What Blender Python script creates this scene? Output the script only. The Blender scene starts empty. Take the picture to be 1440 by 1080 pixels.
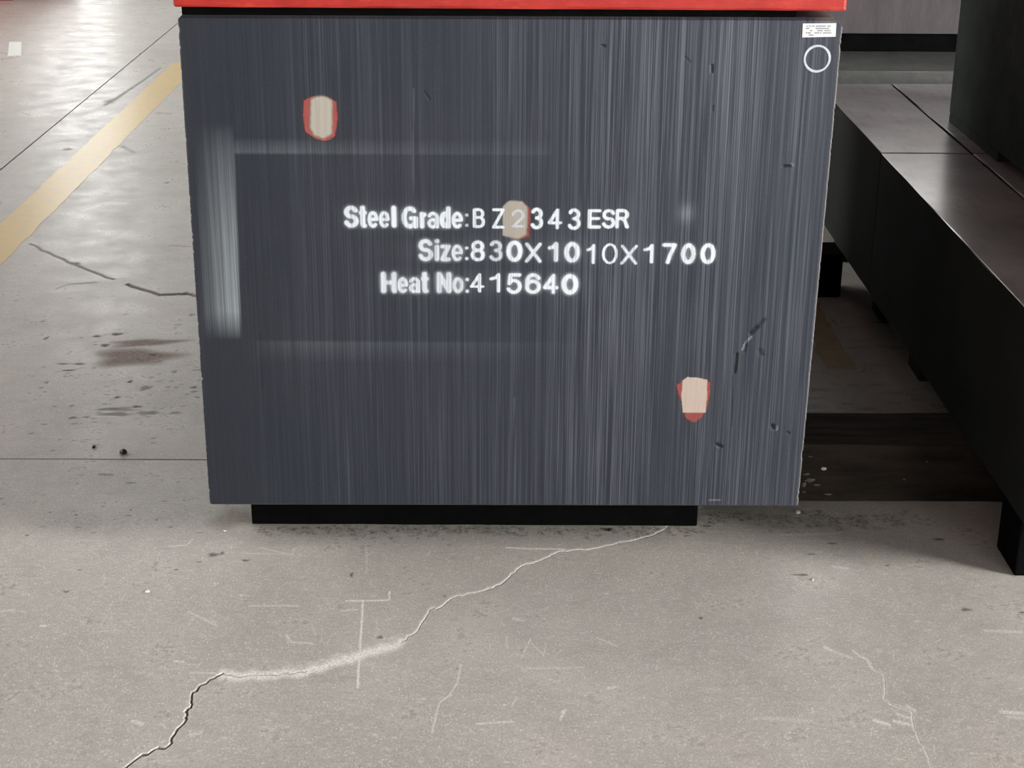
import bpy, bmesh, math, random
import numpy as np
from mathutils import Matrix, Vector

random.seed(7)
rng = np.random.default_rng(7)
scene = bpy.context.scene
COL = scene.collection

# ------------------------------------------------------------------ camera
CAM = np.array([-0.004635, -2.509634, 1.315767])
PITCH, YAW, ROLL, FPX = 0.370840, 0.005571, 0.006843, 2287.556
FW = np.array([math.sin(YAW) * math.cos(PITCH), math.cos(YAW) * math.cos(PITCH), -math.sin(PITCH)])
RT0 = np.array([math.cos(YAW), -math.sin(YAW), 0.0])
UP0 = np.cross(RT0, FW)
RT = RT0 * math.cos(ROLL) + UP0 * math.sin(ROLL)
UP = UP0 * math.cos(ROLL) - RT0 * math.sin(ROLL)
cd = bpy.data.cameras.new('camera')
cd.sensor_width = 36.0
cd.lens = 36.0 * FPX / 1440.0
cd.clip_start = 0.05
cam = bpy.data.objects.new('camera', cd)
COL.objects.link(cam)
M4 = Matrix.Identity(4)
for i in range(3):
    M4[i][0], M4[i][1], M4[i][2], M4[i][3] = RT[i], UP[i], -FW[i], CAM[i]
cam.matrix_world = M4
scene.camera = cam

# ------------------------------------------------------------------ world, exposure
world = bpy.data.worlds.new('overcast_daylight')
scene.world = world
world.use_nodes = True
bg = world.node_tree.nodes['Background']
bg.inputs['Color'].default_value = (0.95, 0.97, 1.0, 1)
bg.inputs['Strength'].default_value = 0.13
WINDOW_BACK, WINDOW_STREAK, WINDOW_LEFT, WINDOW_FRONT = 3.5, 5.2, 16.0, 66.0
vs = scene.view_settings
vs.view_transform = 'Standard'
vs.look = 'None'
vs.exposure = 0.0
vs.gamma = 1.0
vs.use_curve_mapping = False
scene.cycles.use_denoising = True


# ------------------------------------------------------------------ helpers
def ray(u, v):
    return FW + RT * (u - 720) / FPX - UP * (v - 540) / FPX


def on_floor(u, v, z=0.0):
    d = ray(u, v)
    return CAM + d * ((z - CAM[2]) / d[2])


def on_face(u, v, y=0.0):
    d = ray(u, v)
    return CAM + d * ((y - CAM[1]) / d[1])


def tag(o, label=None, cat=None, group=None, kind=None):
    if label: o['label'] = label
    if cat: o['category'] = cat
    if group: o['group'] = group
    if kind: o['kind'] = kind
    return o


def link(name, me, mat=None, parent=None):
    o = bpy.data.objects.new(name, me)
    COL.objects.link(o)
    if mat is not None:
        me.materials.append(mat)
    if parent is not None:
        o.parent = parent
        o.matrix_parent_inverse = Matrix.Translation(-Vector(parent.location))
    return o


def empty(name, loc):
    o = bpy.data.objects.new(name, None)
    o.empty_display_size = 0.1
    o.location = loc
    COL.objects.link(o)
    return o


def mesh_np(name, V, F):
    """quads from numpy arrays"""
    me = bpy.data.meshes.new(name)
    V = np.asarray(V, np.float32)
    F = np.asarray(F, np.int32)
    me.vertices.add(len(V))
    me.vertices.foreach_set('co', V.ravel())
    k = F.shape[1]
    me.loops.add(F.size)
    me.loops.foreach_set('vertex_index', F.ravel())
    me.polygons.add(len(F))
    me.polygons.foreach_set('loop_start', np.arange(len(F), dtype=np.int32) * k)
    me.polygons.foreach_set('loop_total', np.full(len(F), k, np.int32))
    me.polygons.foreach_set('use_smooth', np.zeros(len(F), bool))
    me.update(calc_edges=True)
    return me


def attr(me, name, vals):
    a = me.attributes.new(name, 'FLOAT', 'POINT')
    a.data.foreach_set('value', np.asarray(vals, np.float32).ravel())


def box_bm(bm, x0, x1, y0, y1, z0, z1, bev=0.0, seg=1, jit=0.0):
    r = bmesh.ops.create_cube(bm, size=1.0)
    vs_ = r['verts']
    for v in vs_:
        v.co = Vector((x0 + (v.co.x + .5) * (x1 - x0), y0 + (v.co.y + .5) * (y1 - y0), z0 + (v.co.z + .5) * (z1 - z0)))
    if bev > 0:
        es = list({e for v in vs_ for e in v.link_edges})
        bmesh.ops.bevel(bm, geom=es, offset=bev, segments=seg, affect='EDGES', profile=0.6)
    return bm


def rough_box(name, x0, x1, y0, y1, z0, z1, mat, parent=None, bev=0.006, jit=0.002, step=0.06, seed=1):
    """a bevelled bar whose edges wander a little: cut into slices along its long axis and jittered"""
    bm = bmesh.new()
    box_bm(bm, x0, x1, y0, y1, z0, z1, bev, 2)
    L = [(x1 - x0), (y1 - y0), (z1 - z0)]
    for ax in (0, 1):
        n = min(40, int(L[ax] / step))
        lo = (x0, y0)[ax]
        nv = Vector((1, 0, 0)) if ax == 0 else Vector((0, 1, 0))
        for i in range(1, n):
            p = Vector((0, 0, 0)); p[ax] = lo + L[ax] * i / n
            bmesh.ops.bisect_plane(bm, geom=bm.verts[:] + bm.edges[:] + bm.faces[:], plane_co=p, plane_no=nv)
    rr = random.Random(seed)
    for v in bm.verts:
        v.co.x += rr.uniform(-jit, jit) * (0.4 if L[0] > L[1] else 1)
        v.co.y += rr.uniform(-jit, jit)
        if v.co.z < z1 - 1e-4 and v.co.z > z0 + 1e-4:
            v.co.z += rr.uniform(-jit, jit) * 0.6
    me = bpy.data.meshes.new(name)
    bm.to_mesh(me); bm.free()
    return link(name, me, mat, parent)


# ------------------------------------------------------------------ materials
def new_mat(name):
    m = bpy.data.materials.new(name)
    m.use_nodes = True
    nt = m.node_tree
    for n in list(nt.nodes):
        nt.nodes.remove(n)
    out = nt.nodes.new('ShaderNodeOutputMaterial')
    return m, nt, out


class NT:
    def __init__(self, nt):
        self.nt = nt

    def n(self, typ, **kw):
        nd = self.nt.nodes.new(typ)
        for k, v in kw.items():
            setattr(nd, k, v)
        return nd

    def set(self, sock, val):
        if isinstance(val, bpy.types.NodeSocket):
            self.nt.links.new(val, sock)
        elif isinstance(val, (tuple, list)) and len(val) == 3 and len(getattr(sock, 'default_value', (0,) * 3)) == 4:
            sock.default_value = (*val, 1)
        else:
            sock.default_value = val

    def coord(self):
        return self.n('ShaderNodeTexCoord').outputs['Object']

    def pos(self):
        return self.n('ShaderNodeNewGeometry').outputs['Position']

    def mapping(self, vec, scale=(1, 1, 1), loc=(0, 0, 0)):
        m = self.n('ShaderNodeMapping')
        self.set(m.inputs['Vector'], vec)
        m.inputs['Scale'].default_value = scale
        m.inputs['Location'].default_value = loc
        return m.outputs[0]

    def noise(self, vec, scale=5, detail=4, rough=.55, lac=2.0):
        t = self.n('ShaderNodeTexNoise')
        self.set(t.inputs['Vector'], vec)
        t.inputs['Scale'].default_value = scale
        t.inputs['Detail'].default_value = detail
        t.inputs['Roughness'].default_value = rough
        t.inputs['Lacunarity'].default_value = lac
        return t.outputs['Fac']

    def ramp(self, fac, a, b, ca=0.0, cb=1.0):
        t = self.n('ShaderNodeMapRange')
        t.clamp = True
        self.set(t.inputs['Value'], fac)
        t.inputs['From Min'].default_value = a
        t.inputs['From Max'].default_value = b
        t.inputs['To Min'].default_value = ca
        t.inputs['To Max'].default_value = cb
        return t.outputs[0]

    def mix(self, fac, a, b):
        t = self.n('ShaderNodeMix', data_type='RGBA')
        self.set(t.inputs[0], fac)
        self.set(t.inputs[6], a)
        self.set(t.inputs[7], b)
        return t.outputs[2]

    def mul(self, a, b, op='MULTIPLY'):
        t = self.n('ShaderNodeMath', operation=op)
        self.set(t.inputs[0], a)
        self.set(t.inputs[1], b)
        return t.outputs[0]

    def attr(self, name):
        return self.n('ShaderNodeAttribute', attribute_name=name).outputs['Fac']

    def bump(self, h, strength=.3, dist=.002, normal=None):
        b = self.n('ShaderNodeBump')
        self.set(b.inputs['Height'], h)
        b.inputs['Strength'].default_value = strength
        b.inputs['Distance'].default_value = dist
        if normal is not None:
            self.set(b.inputs['Normal'], normal)
        return b.outputs[0]

    def bsdf(self, col, rough=.5, metal=0.0, normal=None, spec=.5, coat=0.0):
        p = self.n('ShaderNodeBsdfPrincipled')
        self.set(p.inputs['Base Color'], col)
        self.set(p.inputs['Roughness'], rough)
        self.set(p.inputs['Metallic'], metal)
        p.inputs['Specular IOR Level'].default_value = spec
        p.inputs['Coat Weight'].default_value = coat
        if normal is not None:
            self.set(p.inputs['Normal'], normal)
        return p.outputs[0]


def mat_concrete():
    m, nt, out = new_mat('concrete_floor')
    k = NT(nt)
    P = k.pos()
    big = k.noise(P, 1.6, 3, .5)
    mid = k.noise(P, 9, 4, .6)
    fine = k.noise(P, 90, 4, .65)
    grain = k.noise(k.mapping(P, (1, .6, 1)), 330, 3, .7)
    clump = k.noise(P, 35, 3, .6)
    streak = k.noise(k.mapping(P, (14, 70, 1)), 1.0, 4, .6)
    c = k.mix(k.ramp(big, .35, .68), (.375, .343, .305), (.465, .437, .400))
    c = k.mix(k.ramp(k.noise(P, 3.7, 2, .5), .45, .65, 0, .5), c, (.42, .375, .345))
    c = k.mix(k.ramp(mid, .38, .70, 0, .55), c, (.31, .288, .262))
    c = k.mix(k.ramp(fine, .48, .72, 0, .45), c, (.57, .54, .50))
    c = k.mix(k.ramp(streak, .56, .74, 0, .35), c, (.26, .243, .225))
    # pale grains of sand in the worn surface
    spk = k.mul(k.ramp(grain, .55, .66), k.ramp(clump, .38, .62, .15, 1.0))
    c = k.mix(k.mul(spk, .9), c, (.74, .71, .67))
    drk = k.mul(k.ramp(grain, .46, .36), k.ramp(clump, .62, .40, .3, 1.0))
    c = k.mix(k.mul(drk, .45), c, (.17, .16, .145))
    # marks: brown stain, grime, pale dust, cracks and chips
    c = k.mix(k.mul(k.attr('stain'), k.ramp(fine, .3, .6, .6, 1.0)), c, (.205, .150, .118))
    c = k.mix(k.mul(k.attr('grime_shade'), k.ramp(k.noise(P, 150, 4, .75), .42, .58)), c, (.06, .054, .05))
    c = k.mix(k.mul(k.attr('dust'), k.ramp(k.noise(P, 260, 3, .75), .36, .58, .10, 1.0)), c, (.86, .83, .78))
    c = k.mix(k.attr('crack'), c, (.045, .04, .036))
    r = k.ramp(mid, .3, .7, .22, .34)
    r = k.mul(r, k.ramp(fine, .3, .75, 0.0, .10), 'ADD')
    worn = k.mul(k.mul(k.attr('crack'), k.attr('stain'), 'ADD'), k.attr('grime_shade'), 'ADD')
    r = k.mul(r, k.ramp(worn, 0, 1, 0, .4), 'ADD')
    h = k.mul(k.mul(fine, .35), k.mul(grain, .6), 'ADD')
    nrm = k.bump(h, .13, .0014)
    sh = k.bsdf(c, r, 0, nrm, .45)
    nt.links.new(sh, out.inputs[0])
    return m


def mat_plain(name, col, rough=.6, metal=0.0, col2=None, scale=20, bump=.15, dist=.002, spec=.5, stretch=(1, 1, 1)):
    m, nt, out = new_mat(name)
    k = NT(nt)
    P = k.mapping(k.pos(), stretch)
    n1 = k.noise(P, scale, 5, .62)
    c2 = col2 or tuple(x * .55 for x in col)
    c = k.mix(k.ramp(n1, .32, .68), col, c2)
    n2 = k.noise(P, scale * 9, 3, .6)
    c = k.mix(k.ramp(n2, .52, .75, 0, .3), c, tuple(min(1, x * 1.5) for x in col))
    nrm = k.bump(k.mul(n1, n2, 'ADD'), bump, dist)
    r = k.ramp(n1, .3, .7, max(.05, rough - .08), min(1, rough + .1))
    nt.links.new(k.bsdf(c, r, metal, nrm, spec), out.inputs[0])
    return m


def mat_milled():
    """dark blue-grey milled steel: fine vertical cutter lines, sprayed white haze, gouges"""
    m, nt, out = new_mat('milled_dark_steel')
    k = NT(nt)
    P = k.pos()
    a = k.noise(k.mapping(P, (520, 8, 3.0)), 1.0, 3, .6)
    b = k.noise(k.mapping(P, (170, 4, .8)), 1.0, 4, .65)
    d = k.noise(k.mapping(P, (9, 3, .5)), 1.0, 3, .5)
    g = k.noise(P, 260, 3, .6)
    e = k.noise(P, 3.0, 3, .5)
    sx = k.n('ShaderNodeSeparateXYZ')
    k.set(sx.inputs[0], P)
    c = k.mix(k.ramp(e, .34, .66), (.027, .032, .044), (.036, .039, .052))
    # cutter lines stronger to the right, painting in the light growing across the face
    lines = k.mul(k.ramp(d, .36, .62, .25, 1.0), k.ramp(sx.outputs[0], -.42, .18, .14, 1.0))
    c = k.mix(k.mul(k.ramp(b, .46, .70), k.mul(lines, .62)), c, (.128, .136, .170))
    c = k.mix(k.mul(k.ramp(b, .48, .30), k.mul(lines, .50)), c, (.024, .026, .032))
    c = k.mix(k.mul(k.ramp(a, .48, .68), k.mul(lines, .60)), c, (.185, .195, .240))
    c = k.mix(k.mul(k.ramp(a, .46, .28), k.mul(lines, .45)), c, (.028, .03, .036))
    c = k.mix(k.ramp(g, .56, .78, 0, .22), c, (.11, .113, .128))
    sp = k.mul(k.attr('spray'), k.ramp(k.mul(a, b, 'ADD'), .82, 1.16, .45, 1.0))
    c = k.mix(sp, c, (.56, .62, .66))
    c = k.mix(k.attr('edge'), c, (.30, .27, .24))
    c = k.mix(k.attr('gouge'), c, (.010, .010, .012))
    hgt = k.mul(k.mul(b, .8), k.mul(a, .5), 'ADD')
    nrm = k.bump(hgt, .20, .0012)
    r = k.ramp(b, .3, .7, .46, .58)
    nt.links.new(k.bsdf(c, r, .65, nrm, .5), out.inputs[0])
    return m


def mat_film(name, col, lo=.70, hi=1.1, streak=True, rough=.75):
    """paint film whose cover is held in the mesh attribute 'cover'"""
    m, nt, out = new_mat(name)
    k = NT(nt)
    P = k.pos()
    a = k.noise(k.mapping(P, (300, 8, 6)), 1.0, 3, .6)
    g = k.noise(P, 420, 2, .6)
    f = k.mul(k.attr('cover'), k.ramp(a, .30, .55, lo, hi)) if streak else k.attr('cover')
    f = k.mul(f, k.ramp(g, .25, .5, .82, 1.0))
    tr = k.n('ShaderNodeBsdfTransparent').outputs[0]
    c = k.mix(k.ramp(g, .3, .7), col, tuple(x * .86 for x in col))
    p = k.bsdf(c, rough, 0, None, .3)
    mx = k.n('ShaderNodeMixShader')
    k.set(mx.inputs[0], f)
    nt.links.new(tr, mx.inputs[1]); nt.links.new(p, mx.inputs[2])
    nt.links.new(mx.outputs[0], out.inputs[0])
    return m


def mat_emit(name, col, s):
    m, nt, out = new_mat(name)
    k = NT(nt)
    e = k.n('ShaderNodeEmission')
    n1 = k.noise(k.pos(), 1.2, 2, .5)
    k.set(e.inputs[0], k.mix(k.ramp(n1, .3, .7), col, tuple(x * .93 for x in col)))
    e.inputs[1].default_value = s
    nt.links.new(e.outputs[0], out.inputs[0])
    return m


def mat_red():
    m, nt, out = new_mat('red_painted_steel')
    k = NT(nt)
    P = k.pos()
    a = k.noise(k.mapping(P, (30, 30, 160)), 1.0, 4, .6)
    b = k.noise(P, 25, 4, .6)
    g = k.noise(P, 160, 3, .65)
    c = k.mix(k.ramp(b, .35, .68), (.38, .020, .012), (.30, .012, .008))
    c = k.mix(k.ramp(a, .55, .75, 0, .30), c, (.58, .10, .06))
    c = k.mix(k.mul(k.ramp(g, .58, .68), .55), c, (.24, .018, .014))
    nt.links.new(k.bsdf(c, .55, 0, k.bump(g, .2, .001), .4), out.inputs[0])
    return m


def mat_yellow():
    m, nt, out = new_mat('worn_yellow_paint')
    k = NT(nt)
    P = k.pos()
    a = k.noise(P, 30, 5, .7)
    g = k.noise(P, 160, 3, .65)
    c = k.mix(k.ramp(a, .30, .70), (.66, .43, .10), (.56, .40, .16))
    c = k.mix(k.mul(k.ramp(a, .55, .72), k.ramp(g, .42, .58)), c, (.40, .37, .33))
    nt.links.new(k.bsdf(c, .30, 0, k.bump(g, .12, .001), .45), out.inputs[0])
    return m


def mat_slab():
    """top face machined bright, black scale sides darkened to paint in the channel shade"""
    m, nt, out = new_mat('slab_machined_top_shade_black_sides')
    k = NT(nt)
    P = k.pos()
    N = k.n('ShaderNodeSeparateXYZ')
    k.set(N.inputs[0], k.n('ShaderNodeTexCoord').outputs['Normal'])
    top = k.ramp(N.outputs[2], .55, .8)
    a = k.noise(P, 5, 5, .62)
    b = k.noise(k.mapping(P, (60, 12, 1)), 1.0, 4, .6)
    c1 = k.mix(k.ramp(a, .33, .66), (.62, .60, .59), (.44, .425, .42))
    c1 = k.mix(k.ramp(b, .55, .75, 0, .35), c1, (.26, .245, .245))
    c2 = k.mix(k.ramp(a, .33, .66), (.012, .013, .0125), (.007, .0075, .007))  # side colour taken near black to carry the channel's shade
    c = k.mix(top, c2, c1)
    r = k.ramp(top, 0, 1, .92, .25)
    me_ = k.ramp(top, 0, 1, 0, .55)
    nt.links.new(k.bsdf(c, r, me_, k.bump(k.mul(a, b, 'ADD'), .04, .001), .15), out.inputs[0])
    return m


M_CONC = mat_concrete()
M_SUB = mat_plain('joint_bottom', (.020, .018, .016), .9, 0, None, 40)
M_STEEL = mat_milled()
M_RED = mat_red()
M_YEL = mat_yellow()
M_YEL2 = mat_plain('faded_yellow_paint', (.34, .25, .11), .6, 0, (.26, .21, .12), 30, .1)
M_WHITE = mat_film('white_stencil_paint', (.63, .67, .725), .60, 1.08)
M_RING = mat_plain('white_marker_paint', (.46, .48, .52), .7, 0, (.38, .40, .44), 300, .05)
M_PAPER = mat_plain('white_paper', (.60, .60, .60), .6, 0, (.57, .57, .58), 60, .03)
M_INK = mat_plain('grey_print', (.22, .22, .24), .7, 0, None, 60, .03)
M_PRIMER = mat_film('red_primer', (.27, .060, .052), .85, 1.05)
M_BARE = mat_film('ground_bare_patch', (.36, .33, .285), .86, 1.05)
M_BARE2 = mat_film('ground_bare_patch_pinkish', (.40, .32, .275), .90, 1.05)
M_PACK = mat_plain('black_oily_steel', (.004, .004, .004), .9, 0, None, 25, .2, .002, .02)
M_TIMBER = mat_plain('dark_grimy_timber', (.030, .022, .017), .9, 0, (.012, .010, .008), 7, .4, .003, .15, (1, 6, 6))
M_SLAB = mat_slab()
M_SLABD = mat_plain('dull_grey_steel', (.16, .16, .155), .45, .5, (.08, .085, .08), 6, .2, .0015)
M_FARB = mat_plain('purplish_grey_steel', (.080, .069, .074), .8, .0, (.058, .050, .054), 6, .2, .002, .5, (3, 3, .6))
M_OLIVE = mat_plain('dark_olive_steel', (.018, .025, .021), .85, .0, (.010, .015, .012), 5, .2, .002, .12)
M_WALL = mat_plain('pale_plaster_wall', (.55, .55, .53), .9, 0, (.48, .48, .46), 2, .1)
M_FRAME = mat_plain('window_frame_metal', (.25, .27, .28), .5, .3, None, 10, .05)
M_STONE = mat_plain('black_stone', (.014, .012, .012), .6, 0, None, 200, .4)
M_CHIP = mat_plain('pale_chip', (.70, .69, .66), .8, 0, (.55, .54, .5), 200, .3)
M_FLECK = mat_plain('old_white_fleck', (.16, .15, .145), .8, 0, (.07, .06, .055), 200, .3)

# ------------------------------------------------------------------ floor
JX, JY, GAP = -1.692, 0.451, 0.0060      # joint lines between the poured slabs
DEEP = 0.02


def smooth_noise(n, k, seed):
    r = np.random.default_rng(seed).normal(size=n + 4 * k)
    w = np.hanning(2 * k + 1)
    s = np.convolve(r, w / w.sum(), 'same')[2 * k:2 * k + n]
    return s / (s.std() + 1e-9)


class Grid:
    """tensor-product slab surface with mark fields"""
    def __init__(s, xs, ys):
        s.xs, s.ys = np.array(xs), np.array(ys)
        s.X, s.Y = np.meshgrid(s.xs, s.ys)
        s.f = {k: np.zeros_like(s.X) for k in ('crack', 'dust', 'stain', 'grime_shade', 'drop')}

    def win(s, x0, x1, y0, y1):
        i0, i1 = np.searchsorted(s.xs, [x0, x1])
        j0, j1 = np.searchsorted(s.ys, [y0, y1])
        return slice(j0, j1), slice(i0, i1)

    def add(s, name, sl, val):
        s.f[name][sl] = np.maximum(s.f[name][sl], val)

    def stroke(s, pts, w, soft, name, amp=1.0, drop=0.0, wob=None):
        """pts: world xy; w: half width (m)"""
        for a, b in zip(pts[:-1], pts[1:]):
            m = w * 2.2 + soft
            sl = s.win(min(a[0], b[0]) - m, max(a[0], b[0]) + m, min(a[1], b[1]) - m * 1.8, max(a[1], b[1]) + m * 1.8)
            X, Y = s.X[sl], s.Y[sl]
            if X.size == 0:
                continue
            d = np.array(b) - np.array(a)
            L2 = (d ** 2).sum() + 1e-12
            t = np.clip(((X - a[0]) * d[0] + (Y - a[1]) * d[1]) / L2, 0, 1)
            dx = X - a[0] - t * d[0]
            dy = (Y - a[1] - t * d[1]) * .62
            r = np.hypot(dx, dy)
            v = np.clip(1 - (r - w) / soft, 0, 1) * amp
            s.add(name, sl, v)
            if drop:
                s.add('drop', sl, v * drop)

    def blob(s, c, rx, ry, name, amp=1.0, soft=.5, drop=0.0, ang=0.0):
        m = max(rx, ry) * 1.6
        sl = s.win(c[0] - m, c[0] + m, c[1] - m, c[1] + m)
        X, Y = s.X[sl] - c[0], s.Y[sl] - c[1]
        if X.size == 0:
            return
        ca, sa = math.cos(ang), math.sin(ang)
        U, V = X * ca + Y * sa, -X * sa + Y * ca
        th = np.arctan2(V / ry, U / rx)
        r = np.hypot(U / rx, V / ry) * (1 + .16 * np.sin(3 * th + c[0] * 90) + .1 * np.sin(5 * th + c[1] * 70))
        v = np.clip((1 - r) / soft + 0.0, 0, 1) * amp
        s.add(name, sl, v)
        if drop:
            s.add('drop', sl, v * drop)

    def build(s, name, parent):
        ny, nx = s.X.shape
        Z = -s.f['drop']
        # skirt: repeat the border one step down so each slab has an edge
        xs = np.r_[s.xs[0], s.xs, s.xs[-1]]
        ys = np.r_[s.ys[0], s.ys, s.ys[-1]]
        X, Y = np.meshgrid(xs, ys)
        Zp = np.pad(Z, 1, mode='edge')
        Zp[0, :] = Zp[-1, :] = Zp[:, 0] = Zp[:, -1] = -DEEP
        NX, NY = nx + 2, ny + 2
        V = np.stack([X, Y, Zp], -1).reshape(-1, 3)
        i = (np.arange(NY - 1)[:, None] * NX + np.arange(NX - 1)[None, :]).ravel()
        F = np.stack([i, i + 1, i + NX + 1, i + NX], 1)
        me = mesh_np(name, V, F)
        for k in ('crack', 'dust', 'stain', 'grime_shade'):
            attr(me, k, np.pad(s.f[k], 1, mode='edge'))
        return link(name, me, M_CONC, parent)


def fl(pts):
    return [tuple(on_floor(u, v)[:2]) for u, v in pts]


def wiggle(pts, n=4, amp=.0022, seed=0):
    r = random.Random(seed)
    out = []
    for a, b in zip(pts[:-1], pts[1:]):
        for i in range(n):
            t = i / n
            k = 0 if i == 0 else 1
            out.append((a[0] + (b[0] - a[0]) * t + k * r.uniform(-amp, amp), a[1] + (b[1] - a[1]) * t + k * r.uniform(-amp, amp) * 1.6))
    out.append(pts[-1])
    return out


fb = bpy.data.meshes.new('floor')
bm = bmesh.new()
box_bm(bm, -10, 9, -9, 16, -.30, -DEEP)
bm.to_mesh(fb); bm.free()
floor = tag(link('floor', fb, M_SUB), 'worn grey concrete workshop floor with saw-cut joints and cracks', None, None, 'structure')

# slab under the viewer and the block (detailed)
gA = Grid(np.r_[JX + GAP / 2, -1.3, -1.06, np.arange(-.96, .95, .0012), 1.06, 1.5, 4.3], np.r_[-5.5, -2, np.arange(-.645, .29, .0022), np.arange(.295, JY - .004, .005), JY - GAP / 2])
# slab behind the joint
gB = Grid(np.r_[JX + GAP / 2, np.arange(JX + .008, -.50, .004), np.arange(-.4, .45, .1), np.arange(.5, .98, .005), 2, 4.3],
          np.r_[JY + GAP / 2, np.arange(JY + .007, 2.4, .005), np.arange(2.4, 6.62, .010), 6.62])
gC = Grid(np.r_[-7.7, np.arange(-3.2, JX - .008, .009), JX - GAP / 2], np.r_[JY + GAP / 2, 2.6, np.arange(2.65, 6.62, .010), 6.62])

crack_dark = [(160, 1092), (200, 1061), (238, 1048), (248, 1028), (263, 1010), (261, 1000), (269, 993), (270, 977), (283, 963), (313, 947)]
crack_dusty = [(313, 947), (333, 952), (380, 949), (430, 945), (480, 930), (507, 922), (540, 912), (563, 903)]
crack_right = [(563, 903), (583, 890), (597, 870), (604, 857), (617, 855), (637, 840), (670, 833), (693, 827), (717, 810), (730, 798), (760, 788), (787, 775), (833, 772), (880, 762), (920, 752), (943, 738), (968, 727), (986, 713)]
a = wiggle(fl(crack_dark), 5, .0022, 1)
gA.stroke(a, .0020, .0030, 'dust', .5)
gA.stroke(a, .0012, .0013, 'crack', .95, .0025)
b_ = wiggle(fl(crack_dusty), 5, .003, 2)
gA.stroke(b_, .003, .009, 'dust', .95)
gA.stroke(wiggle(fl(crack_dusty[:4]), 5, .002, 12), .0004, .0014, 'crack', .55, .002)
for i in range(26):     # dust trodden out of the crack
    t = random.random()
    u = 395 + t * 160
    v = np.interp(u, [395, 430, 480, 563], [947, 945, 930, 903]) + random.uniform(-11, 5)
    gA.blob(on_floor(u, v)[:2], random.uniform(.006, .018), random.uniform(.004, .010), 'dust', random.uniform(.35, .75), .9, 0, .3)
c_ = wiggle(fl(crack_right), 5, .0022, 3)
gA.stroke(c_, .0020, .0026, 'dust', .75)
off = [(x + .0006, y - .0016) for x, y in c_]
gA.stroke(off, .0006, .0011, 'crack', .60, .0012)
# second crack to the right, with lost flakes
d_ = wiggle(fl([(1200, 915), (1222, 931), (1227, 941), (1243, 948), (1245, 967), (1243, 983), (1262, 994), (1282, 1000), (1285, 1020), (1293, 1040), (1303, 1060), (1312, 1085)]), 4, .002, 4)
gA.stroke(d_, .0012, .0022, 'dust', .6)
gA.stroke(d_[8:], .0002, .0011, 'crack', .35, .001)
for (u0, v0, u1, v1, am) in [(1230, 1013, 1250, 1019, .85), (1258, 1014, 1284, 1020, .75), (1262, 1004, 1280, 1010, .6), (1276, 993, 1286, 999, .6), (1408, 1001, 1450, 1004, .8), (1418, 1008, 1440, 1010, .5),
                              (1160, 910, 1168, 914, .8), (1172, 916, 1197, 925, .5), (722, 870, 736, 873, .55), (1385, 887, 1440, 889, .5), (1232, 914, 1240, 915, .3),
                              (1172, 797, 1192, 799, .5), (1100, 752, 1180, 750, .35), (1075, 1010, 1140, 1014, .3), (186, 1014, 200, 1018, .6), (268, 1033, 282, 1030, .5)]:
    gA.stroke(fl([(u0, v0), (u1, v1)]), .0016, .0024, 'dust', am * .85)
for pts, am, w in [([(510, 846), (507, 900), (503, 967)], .95, .0014), ([(487, 845), (542, 844), (548, 843), (548, 832)], .9, .0013), ([(480, 859), (503, 857)], .6, .001),
                   ([(712, 770), (760, 772), (795, 772)], .95, .0013), ([(515, 770), (515, 806)], .35, .001), ([(350, 852), (420, 852)], .5, .001), ([(365, 770), (412, 780), (414, 772)], .45, .0012),
                   ([(345, 778), (412, 780)], .35, .001), ([(238, 768), (262, 767), (270, 759)], .5, .0013), ([(648, 935), (644, 958), (634, 975), (618, 988), (612, 1012), (608, 1030)], .55, .0012),
                   ([(670, 1018), (720, 1015)], .6, .001), ([(790, 1002), (795, 998)], .7, .0016), ([(788, 1012), (795, 998)], .7, .0014), ([(712, 895), (714, 912)], .4, .001), ([(746, 898), (733, 925)], .45, .001),
                   ([(748, 905), (765, 920)], .4, .001), ([(768, 905), (764, 922)], .35, .001), ([(840, 897), (868, 909)], .5, .001), ([(402, 892), (410, 903), (440, 905)], .5, .0013), ([(440, 882), (444, 893)], .4, .001),
                   ([(720, 993), (726, 980)], .4, .001), ([(740, 940), (820, 938)], .35, .001), ([(265, 860), (305, 880)], .4, .002), ([(140, 888), (172, 886)], .3, .001), ([(268, 946), (313, 947)], .5, .001),
                   ([(0, 860), (20, 857)], .5, .0015), ([(57, 880), (64, 880)], .8, .002), ([(245, 930), (258, 931)], .6, .0015), ([(22, 773), (30, 769)], .4, .001), ([(855, 968), (865, 966)], .6, .002)]:
    gA.stroke(wiggle(fl(pts), 3, .0008, int(pts[0][0])), w * .7, .0014, 'dust', am)
for i in range(1500):    # fine pale scuffs, mostly across
    u, v = random.uniform(0, 1440), 760 + 320 * random.random() ** .8
    L, an = 1 + 8 * random.random() ** 3, random.gauss(0, .6) + (1.3 if random.random() < .12 else 0)
    gA.stroke(fl([(u, v), (u + L * math.cos(an), v + L * math.sin(an))]), random.uniform(.0002, .0008), .0012, 'dust', random.uniform(.10, .45))
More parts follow.
